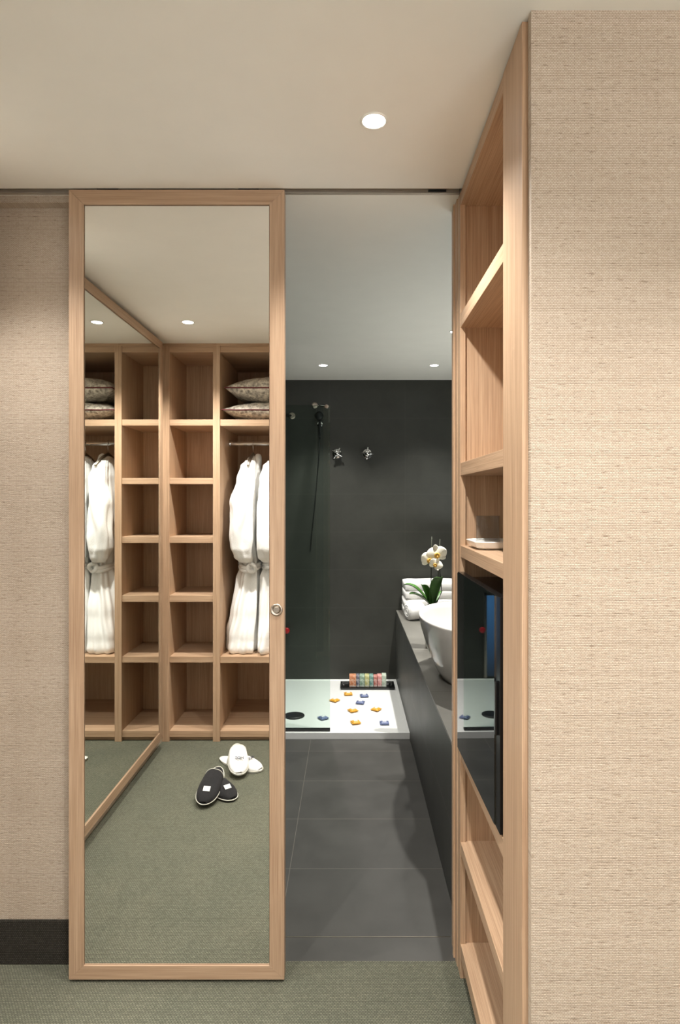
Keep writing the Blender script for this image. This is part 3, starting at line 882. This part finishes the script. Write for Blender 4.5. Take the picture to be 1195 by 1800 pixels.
hs = thing('hand_shower', 'slim hand shower on a chrome wall bracket behind the glass screen', 'hand shower', (-0.245, YBB, 2.0))
bm = bmesh.new(); lathe(bm, [(0.022, 0.0), (0.022, -0.006), (0.011, -0.010), (0.011, -0.045)], 24, (0.012, 0, 0.05), axis='y'); new_obj('bracket', bm, CHROME, hs)
bm = bmesh.new(); tube(bm, [(0.012, -0.05, 0.10), (0.014, -0.052, 0.04), (0.014, -0.050, -0.06)], [0.009, 0.011, 0.009], 12); lathe(bm, [(0.03, -0.006), (0.034, 0.006), (0.012, 0.016)], 24, (0.010, -0.075, 0.11), axis='y'); new_obj('handset', bm, BLACK, hs, smooth=True)
bm = bmesh.new(); tube(bm, [(0.014, -0.050, -0.06), (0.006, -0.03, -0.20), (-0.02, -0.012, -0.50), (-0.055, -0.010, -0.85), (-0.062, -0.008, -0.95)], 0.0045, 8); new_obj('shadow_line', bm, BLACK, hs, smooth=True)  # dark tube drawn where only a shadow line runs down the wall
sa_ = thing('overhead_shower', 'chrome wall arm for the overhead shower near the ceiling', 'shower', (-0.452, YBB, 2.117))
bm = bmesh.new(); lathe(bm, [(0.026, 0.0), (0.026, -0.006), (0.018, -0.012), (0.016, -0.022)], 28, axis='y'); new_obj('rosette', bm, STEEL, sa_)
bm = bmesh.new(); tube(bm, [(0, -0.01, 0), (-0.10, -0.10, 0.004), (-0.26, -0.25, 0.004), (-0.30, -0.29, -0.02), (-0.31, -0.30, -0.05)], 0.009, 12); new_obj('arm', bm, BLACK, sa_, smooth=True)
bm = bmesh.new(); lathe(bm, [(0.02, 0.0), (0.09, -0.012), (0.09, -0.020), (0.02, -0.021)], 32, (-0.31, -0.30, -0.05)); new_obj('shower_head', bm, BLACK, sa_)

rk = thing('red_handle', 'small red handle on the dark wall just right of the mirror door edge', 'handle', (-0.492, YBB, 0.43))
bm = bmesh.new(); lathe(bm, [(0.010, 0), (0.010, -0.02), (0.022, -0.022), (0.024, -0.034), (0.016, -0.040)], 20, axis='y'); new_obj('knob', bm, RED, rk, smooth=True)
bm = bmesh.new(); lathe(bm, [(0.016, 0.0), (0.016, -0.004)], 20, axis='y'); new_obj('plate', bm, CHROME, rk)

# black tray with a row of wrapped soaps
bt = thing('amenity_tray', 'long black lacquer tray at the back of the white shower tray', 'tray', (0.137, 4.585, 0.034))
bm = bmesh.new()
hx, hy = 0.205, 0.082
def rect(hx, hy, z): return [(-hx, -hy, z), (hx, -hy, z), (hx, hy, z), (-hx, hy, z)]
loft(bm, [rect(hx - 0.006, hy - 0.006, 0), rect(hx, hy, 0.018), rect(hx - 0.006, hy - 0.006, 0.018), rect(hx - 0.012, hy - 0.012, 0.005)])
new_obj('dish', bm, BLACKP, bt, 0.0008)
for sx in (-1, 1):
    bm = bmesh.new(); tube(bm, [(sx * 0.178, -0.03, 0.012), (sx * 0.180, -0.022, 0.024), (sx * 0.180, 0.022, 0.024), (sx * 0.178, 0.03, 0.012)], 0.003, 8); new_obj('handle', bm, CHROME, bt, smooth=True)
cols = [('orange', (206, 120, 70), 0.052), ('navy', (88, 92, 112), 0.024), ('green', (128, 160, 136), 0.038), ('olive yellow', (190, 188, 116), 0.034), ('teal', (96, 148, 138), 0.030), ('rust', (190, 104, 92), 0.028), ('pink', (222, 140, 136), 0.032), ('pale green', (188, 204, 184), 0.034)]
x = -0.138
for i, (nm, c, w) in enumerate(cols):
    t = NT(nm.replace(' ', '_') + '_printed_wrapper')
    n = t.noise(t.coords(), 75, 3, 0.6)
    t.set(t.ramp(n, [(0.40, srgb(*c)), (0.62, srgb(min(255, c[0] * 0.5 + 128), min(255, c[1] * 0.5 + 128), min(255, c[2] * 0.5 + 125)))]), 0.35)
    cx = x + w / 2; x += w + 0.0012
    s = thing('wrapped_soap', nm + ' printed wrapped soap standing in the row on the black tray', 'soap', (0.137 + cx, 4.585, 0.040), random.uniform(-0.03, 0.03) if i > 4 else 0, 'wrapped soaps in the row on the black tray')
    h = 0.086 + (0.006 * math.sin(i * 2.1) if i > 4 else 0)
    bm = B((-w / 2, w / 2, -0.034, 0.034, 0.0, h))
    new_obj('wrapper', bm, t.m, s, 0.004)
    bm = B((-w / 2 + 0.002, w / 2 - 0.002, -0.0352, -0.030, 0.006, 0.012))
    new_obj('band', bm, LABELW, s)

# loose soaps on the shower tray
def soap_proto(name, m):
    t = thing('soap_sachet', '', 'soap')
    bm = bmesh.new()
    N = 10
    V1 = []
    for sgn in (1, -1):
        V_ = []
        for i in range(N + 1):
            r = []
            for j in range(N + 1):
                u = 2 * i / N - 1; v = 2 * j / N - 1
                e = (1 - abs(u) ** 3) ** 0.5 * (1 - abs(v) ** 3) ** 0.5
                r.append(bm.verts.new((u * 0.026, v * 0.026, 0.010 + sgn * 0.009 * e)))
            V_.append(r)
        for i in range(N):
            for j in range(N): bm.faces.new((V_[i][j], V_[i+1][j], V_[i+1][j+1], V_[i][j+1]))
    bmesh.ops.remove_doubles(bm, verts=bm.verts[:], dist=0.0004)
    new_obj('wrapper', bm, m, t, smooth=True)
    bm = B((-0.029, 0.029, -0.029, 0.029, 0.0085, 0.0105)); new_obj('crimped_edge', bm, m, t)
    bm = B((-0.012, 0.012, -0.009, 0.009, 0.0188, 0.0196)); new_obj('printed_patch', bm, LABELW, t)
    return t
ys_, bs_ = soap_proto('amber', YEL), soap_proto('blue', BLU)
spots = [  # X, Y, rot, kind, label
    (-0.008, 4.395, 0.1, 0, 'amber soap sachet just in front of the black tray, touching its left half'),
    (-0.104, 4.258, 0.9, 0, 'amber soap sachet lying by the vertical edge of the shower screen'),
    (0.024, 4.052, 0.5, 0, 'amber soap sachet in the middle of the white tray between the others'),
    (0.181, 4.074, 1.0, 0, 'rightmost amber soap sachet on the white tray'),
    (0.040, 3.836, 0.3, 0, 'amber soap sachet nearest the front edge of the white tray'),
    (0.107, 4.355, 0.15, 1, 'blue-grey soap sachet just in front of the black tray'),
    (0.076, 4.210, -0.2, 1, 'second blue-grey soap sachet from the black tray'),
    (0.222, 3.826, 0.05, 1, 'blue-grey soap sachet at the front right corner of the white tray'),
    (-0.170, 3.915, 0.6, 1, 'blue-grey soap sachet behind the glass screen beside the round drain')]
first = {0: True, 1: True}
for X, Y, r, k, lab in spots:
    src = ys_ if k == 0 else bs_
    o = src if first[k] else copy_tree(src)
    first[k] = False
    o.location = (X, Y, 0.033); o.rotation_euler = (0, 0, r)
    o['label'] = lab; o['category'] = 'soap'; o['group'] = 'amber soap sachets on the shower tray' if k == 0 else 'blue-grey soap sachets on the shower tray'

# ------------------------------------------------------------------ ceiling spots
def downlight(x, y, power, label, group, col=(1.0, 0.968, 0.925), size=124, blend=1.0, r=0.028):
    t = thing('ceiling_spotlight', label, 'ceiling light', (x, y, H), 0.0, group)
    bm = bmesh.new(); lathe(bm, [(r, 0.0), (r + 0.006, 0.0), (r + 0.006, -0.002), (r + 0.002, -0.0035), (r, -0.002)], 40, cap0=False, cap1=False)
    new_obj('trim_ring', bm, CEIL, t, smooth=True)
    bm = bmesh.new(); lathe(bm, [(r, -0.0008), (r, -0.0014)], 40)
    new_obj('lens', bm, LAMP, t)
    d = bpy.data.lights.new('bulb', 'SPOT'); d.energy = power; d.color = col
    d.spot_size = math.radians(size); d.spot_blend = blend; d.shadow_soft_size = 0.022
    o = bpy.data.objects.new('bulb', d); COL.objects.link(o); o.parent = t; o.location = (0, 0, -0.03)
G1 = 'spotlights in the dressing room ceiling'; G2 = 'spotlights in the bathroom ceiling'
downlight(0.061, 1.495, SPOT_W * 0.85, 'bright round spotlight in the ceiling just in front of the bathroom opening', G1)
downlight(-0.856, 0.455, SPOT_W * 1.25, 'round ceiling spotlight in front of the cube shelf tower, seen in the mirror', G1)
downlight(0.061, 0.455, SPOT_W * 1.2, 'round ceiling spotlight above the photographer beside the wardrobe', G1, size=138)
downlight(0.95, 0.74, SPOT_W * 0.52, 'round ceiling spotlight washing the right wallpapered wall', G1, size=100)
downlight(-0.985, 1.50, SPOT_W * 0.55, 'unseen added ceiling spotlight brightening the corner by the left wall mirror and sliding door', G1, size=112)  # spotlight added out of view to brighten the left wall
downlight(-0.184, 4.231, BATH_W * 0.9, 'bathroom spotlight over the shower tray near the glass screen', G2, (1, 0.965, 0.90), 98)
downlight(0.595, 4.231, BATH_W * 0.7, 'bathroom spotlight over the far end of the slate counter', G2, (1, 0.965, 0.90), 98)
downlight(0.595, 3.38, BATH_W * 1.5, 'bathroom spotlight directly over the wash basin', G2, (1, 0.965, 0.90), 98)
